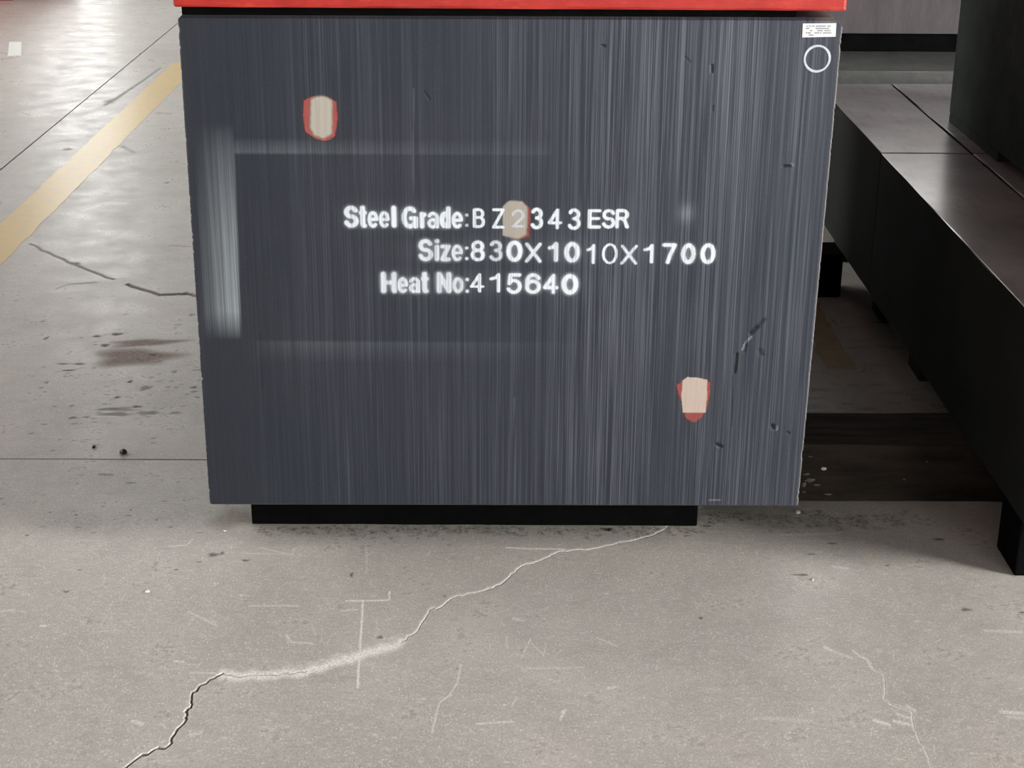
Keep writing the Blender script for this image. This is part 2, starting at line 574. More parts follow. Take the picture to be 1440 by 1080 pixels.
# grime below and beside the block
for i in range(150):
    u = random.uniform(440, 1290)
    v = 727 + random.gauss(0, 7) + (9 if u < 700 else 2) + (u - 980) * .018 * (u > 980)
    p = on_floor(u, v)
    gA.blob(p[:2], random.uniform(.005, .022), random.uniform(.004, .016), 'grime_shade', random.uniform(.4, .95), .8)
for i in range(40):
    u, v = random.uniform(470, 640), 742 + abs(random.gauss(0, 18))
    gA.blob(on_floor(u, v)[:2], random.uniform(.003, .008), random.uniform(.003, .007), 'grime_shade', .7, .8)
for i in range(260):     # dirt crumbs below the packing bar, thickened to paint its contact shadow
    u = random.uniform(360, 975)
    gA.blob(on_floor(u, 741 + abs(random.gauss(0, 6)))[:2], random.uniform(.004, .014), random.uniform(.004, .014), 'grime_shade', random.uniform(.4, 1.0), .8)
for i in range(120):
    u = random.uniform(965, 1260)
    gA.blob(on_floor(u, 726 + (u - 980) * .022 + random.gauss(0, 4))[:2], random.uniform(.004, .016), random.uniform(.004, .012), 'grime_shade', random.uniform(.5, 1.0), .8)
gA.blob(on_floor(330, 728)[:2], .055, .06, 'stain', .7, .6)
gA.blob(on_floor(120, 735)[:2], .25, .07, 'grime_shade', .22, .9)
gA.blob(on_floor(230, 730)[:2], .16, .07, 'grime_shade', .26, .9)
for u, v, rx, ry in [(107, 724, .004, .004), (184, 717, .003, .003), (220, 731, .003, .004), (38, 753, .004, .004), (93, 832, .007, .004), (112, 801, .005, .003), (248, 801, .006, .003), (300, 780, .012, .010), (312, 778, .005, .008), (345, 788, .010, .005),
                     (280, 790, .006, .003), (494, 808, .004, .010), (534, 896, .006, .006), (1170, 764, .012, .004), (1141, 779, .010, .003), (1320, 758, .014, .006), (1248, 795, .007, .003), (1358, 857, .012, .006), (1437, 861, .008, .005), (1125, 808, .018, .004), (985, 869, .004, .006), (625, 838, .004, .004)]:
    gA.blob(on_floor(u, v)[:2], rx, ry, 'crack', .75, .6, .001)

# marks on the slab behind the joint
e_ = wiggle(fl([(42, 343), (58, 352), (85, 363), (104, 371), (135, 384), (160, 393)]), 3, .004, 5)
gB.stroke(e_, .0015, .004, 'crack', .60, .002)
e2 = wiggle(fl([(180, 400), (200, 407), (225, 415), (245, 414), (262, 413), (280, 416)]), 3, .004, 6)
gB.stroke(e2, .0028, .004, 'crack', .80, .003)
gB.stroke(fl([(148, 148), (165, 138), (200, 115), (226, 96)]), .0025, .010, 'crack', .45, .002)
gB.blob(on_floor(156, 143)[:2], .03, .07, 'crack', .55, .9)
gB.stroke(fl([(80, 406), (95, 400), (135, 397)]), .0015, .005, 'crack', .35)
gB.stroke(fl([(240, 345), (268, 347)]), .0015, .005, 'crack', .35)
gB.stroke(fl([(172, 206), (188, 214)]), .003, .008, 'crack', .3)
gB.stroke(fl([(222, 159), (240, 160)]), .003, .010, 'crack', .3)
gB.blob(on_floor(205, 482)[:2], .100, .030, 'stain', .95, .5, 0, .15)
gB.blob(on_floor(190, 502)[:2], .110, .070, 'stain', 1.0, .5)
gB.blob(on_floor(215, 508)[:2], .040, .030, 'stain', .70, .7)
for u, v, rx, ry, am in [(165, 470, .016, .008, .8), (136, 473, .010, .007, .7), (148, 486, .012, .010, .7), (65, 476, .006, .012, .6), (60, 452, .006, .005, .6), (112, 512, .014, .006, .7), (97, 521, .020, .005, .6), (66, 538, .005, .005, .7), (88, 512, .018, .004, .5),
                         (216, 499, .010, .006, .7), (183, 537, .006, .006, .8), (205, 546, .016, .014, .45), (165, 559, .008, .005, .8), (193, 572, .012, .005, .8), (165, 576, .050, .010, .45), (162, 583, .045, .010, .5), (210, 581, .030, .008, .55), (247, 581, .016, .008, .5),
                         (103, 588, .010, .005, .6), (121, 587, .008, .005, .5), (62, 597, .008, .004, .5), (44, 610, .006, .004, .5), (100, 571, .005, .004, .7), (273, 545, .008, .006, .7), (273, 551, .008, .004, .6), (213, 531, .007, .005, .5), (245, 523, .008, .008, .5),
                         (270, 443, .012, .010, .45), (250, 457, .012, .008, .35), (177, 442, .008, .005, .4), (235, 257, .010, .010, .6), (260, 413, .012, .012, .7), (106, 371, .016, .010, .6), (22, 423, .008, .006, .3), (222, 21, .05, .03, .4), (120, 114, .02, .02, .35), (95, 210, .02, .02, .35)]:
    gB.blob(on_floor(u, v)[:2], rx, ry * 1.3, 'crack', min(1, am * 1.05), .5, .0012)
for i in range(150):
    u, v = random.uniform(40, 285), random.gauss(535, 55)
    if v > 640: continue
    gB.blob(on_floor(u, v)[:2], random.uniform(.002, .010), random.uniform(.002, .004), 'crack', random.uniform(.35, .85), .5)
for i in range(60):
    u, v = random.uniform(0, 285), random.uniform(100, 450)
    gB.blob(on_floor(u, v)[:2], random.uniform(.004, .016), random.uniform(.003, .010), 'crack', random.uniform(.10, .3), .8)
for i in range(46):     # below the joint on the left too
    u, v = random.uniform(0, 330), random.uniform(655, 760)
    gA.blob(on_floor(u, v)[:2], random.uniform(.002, .008), random.uniform(.0015, .004), 'crack', random.uniform(.25, .7), .7)
gA.stroke(fl([(140, 667), (158, 668)]), .0012, .003, 'crack', .6)
gA.blob(on_floor(183, 679)[:2], .012, .005, 'crack', .7, .6)
gA.blob(on_floor(163, 642)[:2], .02, .01, 'crack', .6, .6)
# grime in the channel on the right
for i in range(60):
    u, v = random.uniform(1135, 1330), random.uniform(440, 600)
    gB.blob(on_floor(u, v)[:2], random.uniform(.01, .05), random.uniform(.004, .02), 'grime_shade', random.uniform(.3, .8), .8)

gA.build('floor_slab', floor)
gB.build('floor_slab', floor)
gC.build('floor_slab', floor)
for x0, x1, y0, y1 in [(-7.7, JX - GAP / 2, -5.5, JY - GAP / 2), (-10, -7.7 - GAP, -5.5, 16), (JX + GAP / 2, 4.3, 6.62 + GAP, 16), (-7.7, JX - GAP / 2, 6.62 + GAP, 16),
                       (4.3 + GAP, 9, -5.5, 16), (-10, 9, -9, -5.5 - GAP)]:
    Grid(np.linspace(x0, x1, 6), np.linspace(y0, y1, 6)).build('floor_slab', floor)


def strip(name, x0, x1, y0, y1, parent, mat, ragged=.004, seed=3, step=.02, z=.0007):
    n = int((y1 - y0) / step)
    ys = np.linspace(y0, y1, n)
    l = x0 + smooth_noise(n, 2, seed) * ragged
    r = x1 + smooth_noise(n, 2, seed + 1) * ragged
    V, F = [], []
    for i in range(n):
        V += [(l[i], ys[i], -.0005), (l[i] + .001, ys[i], z), (r[i] - .001, ys[i], z), (r[i], ys[i], -.0005)]
        if i:
            for q in range(3):
                F.append([(i - 1) * 4 + q, (i - 1) * 4 + q + 1, i * 4 + q + 1, i * 4 + q])
    return link(name, mesh_np(name, V, F), mat, parent)


ln = strip('painted_line', -1.500, -1.378, JY + .01, 4.85, floor, M_YEL, .0015)
ln['label'] = 'yellow painted floor line'
l2 = strip('painted_line', .735, .805, .98, 1.46, floor, M_YEL2, .003, 9)
l2['label'] = 'yellow painted line in the dark channel'

P4 = [on_floor(u, v) for u, v in ((11, 79), (30, 78), (30, 59), (13, 59))]  # bright floor reflection set down as a flat white quad
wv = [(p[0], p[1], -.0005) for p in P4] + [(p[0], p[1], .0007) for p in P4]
wm = link('reflection_mark', mesh_np('reflection_mark', wv, [(4, 5, 6, 7)] + [(i, (i + 1) % 4, (i + 1) % 4 + 4, i + 4) for i in range(4)]),
          mat_plain('white_reflection_paint', (.78, .77, .74), .45, 0, (.70, .69, .66), 30, .1), floor)
wm['label'] = 'short white mark painting a bright reflection on the far floor'

# ------------------------------------------------------------------ hall walls, windows and one added fill panel (out of frame, they light the place)


def window(name, c, w, h, axis, strength, label, cols=3, rows=3):
    """a glazed window lying against a wall: axis 'y' faces -Y, 'x' faces +X, 'nx' faces -X"""
    root = empty(name, c)
    tag(root, label, None, None, 'structure')
    def bx(nm, a0, a1, z0, z1, d0, d1, mat):
        bm = bmesh.new()
        if axis == 'y':
            box_bm(bm, c[0] + a0, c[0] + a1, c[1] - d1, c[1] - d0, c[2] + z0, c[2] + z1)
        elif axis == 'x':
            box_bm(bm, c[0] + d0, c[0] + d1, c[1] + a0, c[1] + a1, c[2] + z0, c[2] + z1)
        elif axis == 'ny':
            box_bm(bm, c[0] + a0, c[0] + a1, c[1] + d0, c[1] + d1, c[2] + z0, c[2] + z1)
        else:
            box_bm(bm, c[0] - d1, c[0] - d0, c[1] + a0, c[1] + a1, c[2] + z0, c[2] + z1)
        me = bpy.data.meshes.new(nm); bm.to_mesh(me); bm.free()
        return link(nm, me, mat, root)
    em = mat_emit(name + '_daylight', (1.0, .99, .965), strength)
    pw, ph = w / cols, h / rows
    for i in range(cols):
        for j in range(rows):
            bx('pane', -w / 2 + i * pw + .02, -w / 2 + (i + 1) * pw - .02, j * ph + .02, (j + 1) * ph - .02, .02, .03, em)
    for i in range(cols + 1):
        bx('mullion', -w / 2 + i * pw - .02, -w / 2 + i * pw + .02, 0, h, .0, .06, M_FRAME)
    for j in range(rows + 1):
        bx('glazing_bar', -w / 2 - .02, w / 2 + .02, j * ph - .02, j * ph + .02, .0, .055, M_FRAME)
    return root


def wall(name, x0, x1, y0, y1, h, label):
    bm = bmesh.new()
    box_bm(bm, x0, x1, y0, y1, -.02, h)
    me = bpy.data.meshes.new(name); bm.to_mesh(me); bm.free()
    return tag(link(name, me, M_WALL), label, None, None, 'structure')


wall('wall_back', -10, 9, 16, 16.2, 9.0, 'pale plaster wall at the far end of the hall')
wall('wall_left', -10.2, -10, -9, 16, 6.5, 'pale plaster wall on the left of the hall')
wall('wall_front', -10, 9, -9.2, -9, 6.5, 'pale plaster wall behind the viewer')
wall('wall_right', 9, 9.2, -9, 16, 6.5, 'pale plaster wall on the right of the hall')
window('window_1', (-4.85, 16, .7), .95, 5.0, 'y', WINDOW_STREAK, 'tall narrow window in the far wall', 2, 6)
window('window_2', (-7.9, 16, 1.2), 2.4, 4.0, 'y', WINDOW_BACK, 'broad window in the far wall near the left corner')
window('window_3', (-1.2, 16, 1.2), 3.6, 4.2, 'y', WINDOW_BACK, 'broad window in the middle of the far wall', 4, 4)
window('window_4', (-10, 6.5, 1.0), 7.0, 4.6, 'x', WINDOW_LEFT, 'large bright window in the left wall', 8, 4)
window('window_5', (9, -3.7, .5), 3.0, 4.8, 'nx', WINDOW_FRONT, 'large bright window in the right wall', 3, 4)

window('fill_panel', (5.0, -9, .15), 4.2, 3.2, 'ny', 9.5, 'added glowing fill panel behind the viewer, brightening the block face', 4, 3)  # added fill light, strengthens the brightening across the block face
window('window_7', (4.8, 16, 2.3), 5.4, 6.2, 'y', 2.4, 'broad window in the far wall near the right corner', 5, 4)

# ------------------------------------------------------------------ the dark steel block
BX0, BX1, BZ0, BZ1, BL = -.505, .505, .120, .943, 1.70


def face_pt(s, t):
    """corner positions measured on the front face (not perfectly square)"""
    bl, br, tl, tr = np.array([-.5045, .1165]), np.array([.4990, .1190]), np.array([-.5035, .9385]), np.array([.5108, .9405])
    return (1 - s) * (1 - t) * bl + s * (1 - t) * br + (1 - s) * t * tl + s * t * tr


steel = empty('steel_block', (0, .85, .12))
tag(steel, 'large dark blue-grey milled steel block with white stencilled steel grade lettering', 'steel block')


def make_block():
    cs, ct, cb = .0018, .0040, .0020          # chamfers: sides, top, bottom (metres)
    W, H = 1.01, .826
    us = np.r_[0, cs / W, np.linspace(cs / W, 1 - cs / W, 440)[1:-1], 1 - cs / W, 1]
    ts = np.r_[0, cb / H, np.linspace(cb / H, 1 - ct / H, 360)[1:-1], 1 - ct / H, 1]
    S, T = np.meshgrid(us, ts)
    bl, br, tl, tr = np.array([-.5045, .1165]), np.array([.4990, .1190]), np.array([-.5035, .9385]), np.array([.5108, .9405])
    P = (1 - S)[..., None] * (1 - T)[..., None] * bl + S[..., None] * (1 - T)[..., None] * br + (1 - S)[..., None] * T[..., None] * tl + S[..., None] * T[..., None] * tr
    X, Z = P[..., 0].copy(), P[..., 1].copy()
    Y = np.zeros_like(X)
    ny, nx = X.shape
    # nicked arrises
    for col, sgn, sd, am in ((0, 1, 21, .0003), (nx - 1, -1, 22, .0003)):
        n_ = np.abs(smooth_noise(ny, 2, sd)) ** 1.6 * am
        X[:, col] += sgn * n_
        X[:, col + sgn] += sgn * n_
    X[:, 0] -= 0
    Y[:, 0] = Y[:, -1] = cs
    Y[-1, :] = ct * 1.2
    Y[0, :] = cb
    # clipped corners
    for (cx, cz, sx, sz, kk) in ((.5108, .9405, -1, -1, .015), (-.5035, .9385, 1, -1, .006), (-.5045, .1165, 1, 1, .004)):
        s_ = (X - cx) * sx + (Z - cz) * sz
        m = s_ < kk
        mv = (kk - s_) / 2
        X[m] += sx * mv[m]; Z[m] += sz * mv[m]
    spray, gouge, edge = np.zeros_like(X), np.zeros_like(X), np.zeros_like(X)

    def fp(u, v):
        p = on_face(u, v); return p[0], p[2]

    # sprayed haze around a rectangular mask
    x1, z1 = fp(331, 217); x1b, z1b = fp(340, 470)
    xe = np.interp(Z, [z1b, z1], [x1b, x1])
    dx = xe - X
    vert = np.clip((Z - (z1b - .012)) / .05, 0, 1) * np.clip((z1 + .06 - Z) / .14, 0, 1)
    st = np.clip(dx / .004, 0, 1) * np.clip(1 - (dx - .004) / .062, 0, 1) ** .9
    prof = np.interp(Z, [z1b - .01, z1b + .04, z1b + .16, z1, z1 + .05], [.0, .74, .56, .21, .0])
    spray = np.maximum(spray, st * prof)
    dz = Z - z1
    hz = np.clip(dz / .003, 0, 1) * np.clip(1 - dz / .026, 0, 1) ** .8 * np.clip((X - x1 + .02) / .02, 0, 1)
    spray = np.maximum(spray, hz * np.interp(X, [x1, x1 + .10, x1 + .28, x1 + .49, x1 + .50], [.17, .13, .06, .035, 0]))
    xa, za = fp(365, 478)
    dz = za - Z
    hz = np.clip(dz / .004, 0, 1) * np.clip(1 - dz / .040, 0, 1)
    spray = np.maximum(spray, hz * np.interp(X, [xa - .01, xa, xa + .1, xa + .3, xa + .55], [0, .05, .085, .05, 0]))
    xd, zd = fp(965, 300)
    spray = np.maximum(spray, .20 * np.exp(-(((X - xd) / .012) ** 2 + ((Z - zd) / .015) ** 2)))
    # halo of loose spray around the lettering
    for (u, v, ru, rv, am) in [(575, 305, .10, .022, .05), (740, 352, .20, .022, .05), (680, 398, .16, .022, .06)]:
        xc, zc = fp(u, v)
        spray = np.maximum(spray, am * np.exp(-(((X - xc) / ru) ** 4 + ((Z - zc) / rv) ** 2)))

    def gs(u0, v0, u1, v1, w, am=1.0, pale=False):
        a, b = np.array(fp(u0, v0)), np.array(fp(u1, v1))
        d = b - a
        t = np.clip(((X - a[0]) * d[0] + (Z - a[1]) * d[1]) / ((d ** 2).sum() + 1e-9), 0, 1)
        r = np.hypot(X - a[0] - t * d[0], Z - a[1] - t * d[1])
        v = np.clip(1.6 - r / w, 0, 1) * am
        if pale:
            np.maximum(spray, v, out=spray)
        else:
            np.maximum(gouge, v, out=gouge)
            Y[...] += v * .0012
    for g in [(1056, 468, 1063, 461, .0035, .8), (1063, 461, 1074, 450, .0030, .55), (1050, 480, 1047, 494, .0018, .6), (1036, 498, 1033, 524, .0022, .9), (1069, 493, 1071, 498, .0035, .6),
              (1102, 234, 1112, 233, .0020, .9), (1001, 92, 1001, 101, .0018, .8), (846, 64, 850, 65, .0018, .8), (1086, 599, 1088, 602, .0035, 1), (1008, 625, 1014, 628, .0030, .9), (1107, 608, 1109, 609, .002, .7),
              (596, 128, 604, 140, .0012, .5), (963, 80, 970, 87, .0014, .4), (1002, 150, 1002, 156, .0015, .5), (365, 470, 368, 545, .0014, .2), (1030, 548, 1028, 600, .0012, .3)]:
        gs(*g)
    for g in [(1049, 482, 1056, 474, .0016, .45, True), (1092, 600, 1092, 604, .0014, .5, True), (1113, 231, 1115, 233, .0012, .5, True), (1044, 492, 1047, 484, .0012, .4, True), (998, 703, 1012, 703, .0012, .3, True),
              (582, 125, 580, 330, .0008, .10, True), (724, 560, 723, 708, .0008, .15, True)]:
        gs(*g)
    # bright worn arris on one side, dusty clipped corner
    edge[:, -1] = .60; edge[:, -2] = .25
    edge[-1, :] = .10; edge[0, :] = .35
    edge[:, 0] = np.clip(smooth_noise(ny, 3, 31), 0, 1) * .5
    cr = np.clip(1 - np.hypot((X - .492) / .040, (Z - .944) / .012), 0, 1)
    edge = np.maximum(edge, cr * .9)
    V = np.stack([X, Y, Z], -1).reshape(-1, 3)
    i = (np.arange(ny - 1)[:, None] * nx + np.arange(nx - 1)[None, :]).ravel()
    F = np.stack([i, i + 1, i + nx + 1, i + nx], 1)
    ring = np.r_[np.arange(nx), np.arange(1, ny) * nx + nx - 1, (ny - 1) * nx + np.arange(nx - 2, -1, -1), np.arange(ny - 2, 0, -1) * nx]
    B = V[ring].copy(); B[:, 1] = BL
    n0 = len(V); m = len(ring)
    r2 = np.roll(ring, -1)
    F2 = np.stack([ring, n0 + np.arange(m), n0 + np.roll(np.arange(m), -1), r2], 1)
    # rear cap as a fan of quads to a centre strip
    ctr = np.array([[0, BL, .53]])
    V = np.concatenate([V, B, ctr])
    c = n0 + m
    F3 = np.stack([n0 + np.arange(0, m - 1, 2), np.full((m) // 2, c), n0 + (np.arange(0, m - 1, 2) + 2) % m, n0 + np.arange(0, m - 1, 2) + 1], 1)
    me = mesh_np('body', V, np.concatenate([F, F2, F3]))
    pad = np.zeros(m + 1)
    attr(me, 'spray', np.r_[spray.ravel(), pad])
    attr(me, 'gouge', np.r_[gouge.ravel(), pad])
    attr(me, 'edge', np.r_[edge.ravel(), pad + .12])
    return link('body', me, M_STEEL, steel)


make_block()


# ---- paint films on the front face
def raster_tris(V, T, x0, z0, res, shape):
    out = np.zeros(shape, bool)
    for t in T:
        p = V[t]
        i0 = max(0, int((p[:, 0].min() - x0) / res)); i1 = min(shape[1], int((p[:, 0].max() - x0) / res) + 2)
        j0 = max(0, int((p[:, 1].min() - z0) / res)); j1 = min(shape[0], int((p[:, 1].max() - z0) / res) + 2)
        if i1 <= i0 or j1 <= j0: continue
        X, Z = np.meshgrid(x0 + np.arange(i0, i1) * res, z0 + np.arange(j0, j1) * res)
        a, b, c = p
        s = (b[0] - a[0]) * (c[1] - a[1]) - (c[0] - a[0]) * (b[1] - a[1])
        if abs(s) < 1e-12: continue
        w0 = ((b[0] - X) * (c[1] - Z) - (c[0] - X) * (b[1] - Z)) / s
        w1 = ((c[0] - X) * (a[1] - Z) - (a[0] - X) * (c[1] - Z)) / s
        w2 = 1 - w0 - w1
        out[j0:j1, i0:i1] |= (w0 >= -1e-6) & (w1 >= -1e-6) & (w2 >= -1e-6)
    return out


def gblur(a, sx, sz=None):
    sz = sz or sx
    def k(s):
        n = max(1, int(s * 3)); x = np.arange(-n, n + 1); w = np.exp(-x * x / (2 * s * s)); return w / w.sum()
    a = np.apply_along_axis(lambda r: np.convolve(r, k(sx), 'same'), 1, a.astype(float))
    return np.apply_along_axis(lambda r: np.convolve(r, k(sz), 'same'), 0, a)


def arc(cx, cy, rx, ry, a0, a1, n=18):
    return [(cx + rx * math.cos(math.radians(a0 + (a1 - a0) * i / n)), cy + ry * math.sin(math.radians(a0 + (a1 - a0) * i / n))) for i in range(n + 1)]


STROKES = {   # letter shapes as pen strokes in a unit box
    '0': [arc(.5, .5, .5, .5, 0, 360, 30)], 'o': [arc(.5, .5, .5, .5, 0, 360, 30)],
    '1': [[(.8, 0), (.8, 1), (.55, .82), (0, .74)]],
    '2': [arc(.5, .70, .5, .30, 175, -35) + [(0, 0), (1, 0)]],
    '3': [arc(.48, .76, .46, .24, 155, -90) + arc(.48, .27, .52, .27, 90, -155)],
    '4': [[(.72, 0), (.72, 1), (0, .28), (1, .28)]],
    '5': [[(.95, 1), (.18, 1), (.08, .50)] + arc(.48, .34, .52, .34, 130, -155)],
    '6': [arc(.5, .32, .5, .32, 0, 360, 26), arc(.52, .62, .50, .38, 30, 180) + [(.01, .32)]],
    '7': [[(0, 1), (1, 1), (.60, .45), (.38, 0)]],
    '8': [arc(.5, .76, .43, .24, 0, 360, 24), arc(.5, .27, .5, .27, 0, 360, 24)],
    'X': [[(0, 0), (1, 1)], [(0, 1), (1, 0)]],
    'B': [[(0, 0), (0, 1), (.55, 1)] + arc(.55, .77, .38, .23, 90, -90) + [(0, .54), (.58, .54)] + arc(.58, .27, .42, .27, 90, -90) + [(0, 0)]],
    'Z': [[(0, 1), (1, 1), (0, 0), (1, 0)]], 'z': [[(0, 1), (1, 1), (0, 0), (1, 0)]],
    'E': [[(1, 1), (0, 1), (0, 0), (1, 0)], [(0, .52), (.9, .52)]],
    'S': [arc(.5, .75, .47, .25, 20, 265) + arc(.5, .26, .5, .26, 85, -165)],
    'R': [[(0, 0), (0, 1), (.55, 1)] + arc(.6, .76, .38, .24, 90, -90) + [(0, .52)], [(.5, .52), (.8, .35), (1, 0)]],
    't': [[(.42, 1), (.42, .12), (.6, 0), (.95, 0)], [(0, .72), (1, .72)]],
    'e': [arc(.5, .5, .5, .5, 0, 312, 24), [(0, .5), (1, .5)]],
    'l': [[(.5, 0), (.5, 1)]], 'i': [[(.5, 0), (.5, .70)], [(.5, .98), (.5, 1)]],
    'G': [arc(.5, .5, .5, .5, 45, 330, 24), [(.6, .45), (1, .45), (1, 0)]],
    'r': [[(0, 0), (0, 1)], [(0, .7), (.5, .95), (1, .95)]],
    'a': [[(1, 0), (1, .7)] + arc(.5, .70, .5, .30, 0, 160), arc(.46, .27, .46, .27, 0, 360)],
    'd': [[(1, 0), (1, 1)], arc(.5, .36, .5, .36, 0, 360)],
    'H': [[(0, 0), (0, 1)], [(1, 0), (1, 1)], [(0, .5), (1, .5)]],
    'N': [[(0, 0), (0, 1), (1, 0), (1, 1)]],
    ':': [[(.5, .02), (.5, .06)], [(.5, .94), (.5, .98)]],
}


RES = .00075


def film_mesh(name, cover, x0, z0, res, y, mat, parent, thr=.05):
    ny, nx = cover.shape
    ok = cover > thr
    cell = ok[:-1, :-1] | ok[1:, :-1] | ok[:-1, 1:] | ok[1:, 1:]
    j, i = np.nonzero(cell)
    q = np.stack([j * nx + i, j * nx + i + 1, (j + 1) * nx + i + 1, (j + 1) * nx + i], 1)
    used, inv = np.unique(q, return_inverse=True)
    q = inv.reshape(-1, 4)
    V = np.stack([x0 + (used % nx) * res, np.full(len(used), y), z0 + (used // nx) * res], 1)
    me = mesh_np(name, V, q)
    attr(me, 'cover', cover.ravel()[used])
    return link(name, me, mat, parent)


def lettering(items, label):
    """items: (text, u0, v0, u1, v1, embolden mm, blur mm, halo, strength)"""
    us = [i[1] for i in items] + [i[3] for i in items]
    vs_ = [i[2] for i in items] + [i[4] for i in items]
    lo, hi = on_face(min(us), max(vs_)), on_face(max(us), min(vs_))
    x0, z0 = lo[0] - .014, lo[2] - .014
    nx, nz = int((hi[0] + .014 - x0) / RES), int((hi[2] + .014 - z0) / RES)
    tot = np.zeros((nz, nx))
    for txt, u0, v0, u1, v1, emb, bl, halo, am in items:
        a, b = on_face(u0, v1), on_face(u1, v0)
        hx, hz = emb / 1000, emb / 1000 * .86
        m = np.zeros((nz, nx))
        GX, GZ = np.meshgrid(x0 + np.arange(nx) * RES, z0 + np.arange(nz) * RES)
        for st in STROKES[txt]:
            Q = [(a[0] + hx + p * max(b[0] - a[0] - 2 * hx, 1e-4), a[2] + hz + q * (b[2] - a[2] - 2 * hz)) for p, q in st]
            for (px, pz), (qx, qz) in zip(Q[:-1], Q[1:]):
                i0 = max(0, int((min(px, qx) - hx - x0) / RES)); i1 = int((max(px, qx) + hx - x0) / RES) + 2
                j0 = max(0, int((min(pz, qz) - hz - z0) / RES)); j1 = int((max(pz, qz) + hz - z0) / RES) + 2
                X_, Z_ = (GX[j0:j1, i0:i1] - px) / hx, (GZ[j0:j1, i0:i1] - pz) / hz
                dx, dz = (qx - px) / hx, (qz - pz) / hz
                t = np.clip((X_ * dx + Z_ * dz) / (dx * dx + dz * dz + 1e-12), 0, 1)
                m[j0:j1, i0:i1] = np.maximum(m[j0:j1, i0:i1], (np.hypot(X_ - t * dx, Z_ - t * dz) <= 1.0))
        s = bl / 1000 / RES
        soft = np.clip(gblur(m, s) * 1.12, 0, 1) * am
        if halo:
            soft = np.maximum(soft, gblur(m, 3.2 / 1000 / RES) * halo)
        tot = np.maximum(tot, soft)
    o = film_mesh('stencil_lettering', tot, x0, z0, RES, -.0010, M_WHITE, steel)
    o['label'] = label
    return o


def letters(txt, boxes, v0, v1, hw, bl, halo, am):
    tall = set('SGHNtldi')
    return [(ch, x0, v0 if ch in tall else v0 + (v1 - v0) * .25, x1, v1, hw * (.74 if ch in 'eao' else 1), bl * (.8 if ch in 'eao' else 1), halo, am) for ch, (x0, x1) in zip(txt, boxes)]


L1 = letters('Steel', [(484, 504), (505, 516), (517, 532), (533, 548), (550, 558)], 289, 320, 4.0, 1.1, .45, .92) + letters('Grade', [(565, 588), (590, 600), (601, 617), (618, 634), (635, 651)], 290, 321, 4.0, 1.1, .45, .92) + [
      (':', 653, 300, 660, 319, 2.4, .9, .2, .85),
      ('B', 665, 293, 682, 320, 2.5, .7, .2, .9), ('Z', 692, 293, 710, 321, 2.4, .7, .15, .9), ('2', 719, 294, 738, 320, 2.5, .8, .1, .60), ('3', 746, 292, 764, 322, 3.0, .8, .2, .92),
      ('4', 770, 293, 791, 322, 2.7, .8, .2, .95), ('3', 798, 293, 817, 323, 3.0, .8, .2, .92), ('E', 826, 294, 846, 321, 3.0, .8, .2, .95), ('S', 846, 294, 866, 321, 2.9, .8, .2, .95), ('R', 865, 294, 885, 321, 2.9, .8, .2, .95)]
L2 = letters('Size', [(588, 609), (611, 618), (619, 634), (635, 651)], 336, 367, 3.8, 1.2, .5, .84) + [
      (':', 653, 346, 660, 366, 2.6, .9, .2, .85), ('8', 662, 338, 682, 367, 3.0, .9, .25, .95), ('3', 688, 338, 707, 367, 3.0, 1.0, .2, .74), ('0', 712, 338, 735, 368, 3.8, 1.0, .35, .95),
      ('X', 738, 341, 762, 369, 2.9, .9, .2, .85), ('1', 770, 340, 787, 368, 3.3, .9, .35, .92), ('0', 793, 340, 816, 369, 3.9, 1.0, .45, .92), ('1', 824, 343, 839, 371, 2.5, .8, .2, .88), ('0', 846, 342, 869, 371, 2.2, .7, .15, .9),
      ('X', 872, 344, 897, 372, 2.5, .8, .2, .82), ('1', 904, 343, 922, 370, 2.9, .8, .2, .95), ('7', 930, 342, 952, 371, 3.2, .9, .35, .92), ('0', 957, 342, 979, 371, 3.7, 1.0, .4, .92), ('0', 984, 342, 1007, 371, 3.6, .9, .35, .95)]
L3 = letters('Heat', [(536, 558), (559, 574), (575, 591), (592, 603)], 382, 412, 4.3, 1.3, .6, .86) + letters('No', [(614, 635), (636, 652)], 382, 412, 4.3, 1.3, .6, .82) + [
      (':', 653, 390, 661, 412, 2.9, 1.0, .4, .85), ('4', 661, 384, 681, 411, 2.5, .7, .15, .95), ('1', 688, 384, 706, 411, 2.8, .8, .2, .95),
      ('5', 712, 384, 734, 413, 3.3, 1.0, .4, .95), ('6', 738, 384, 761, 413, 3.4, 1.1, .5, .95), ('4', 763, 385, 786, 413, 3.2, 1.1, .5, .95), ('0', 789, 385, 814, 414, 4.2, 1.2, .65, .98)]
lettering(L1, 'white stencilled line Steel Grade:B Z2343 ESR')
lettering(L2, 'white stencilled line Size:830X1010X1700')
lettering(L3, 'white stencilled line Heat No:415640')


def patch(name, poly, y, mat, parent, amp=1.0, blur=.9, seed=0, profile=None):
    P = np.array([on_face(u, v)[[0, 2]] for u, v in poly])
    c = P.mean(0)
    T = np.array([[0, i, i % len(P) + 1] for i in range(1, len(P) + 1)])
    T = np.array([[0, i, (i % len(P)) + 1] for i in range(1, len(P) + 1)])
    V = np.vstack([c[None], P])
    res = .0009
    x0, z0 = P.min(0) - .006
    nx, nz = ((P.max(0) + .006 - (x0, z0)) / res).astype(int)
    m = raster_tris(V, T, x0, z0, res, (nz, nx)).astype(float)
    cov = np.clip(gblur(m, blur / 1000 / res) * 1.05, 0, 1) * amp
    if profile:
        xs = np.linspace(0, 1, nx)
        cov = cov * np.interp(xs, *profile)[None, :]
    return film_mesh(name, cov, x0, z0, res, y, mat, parent)


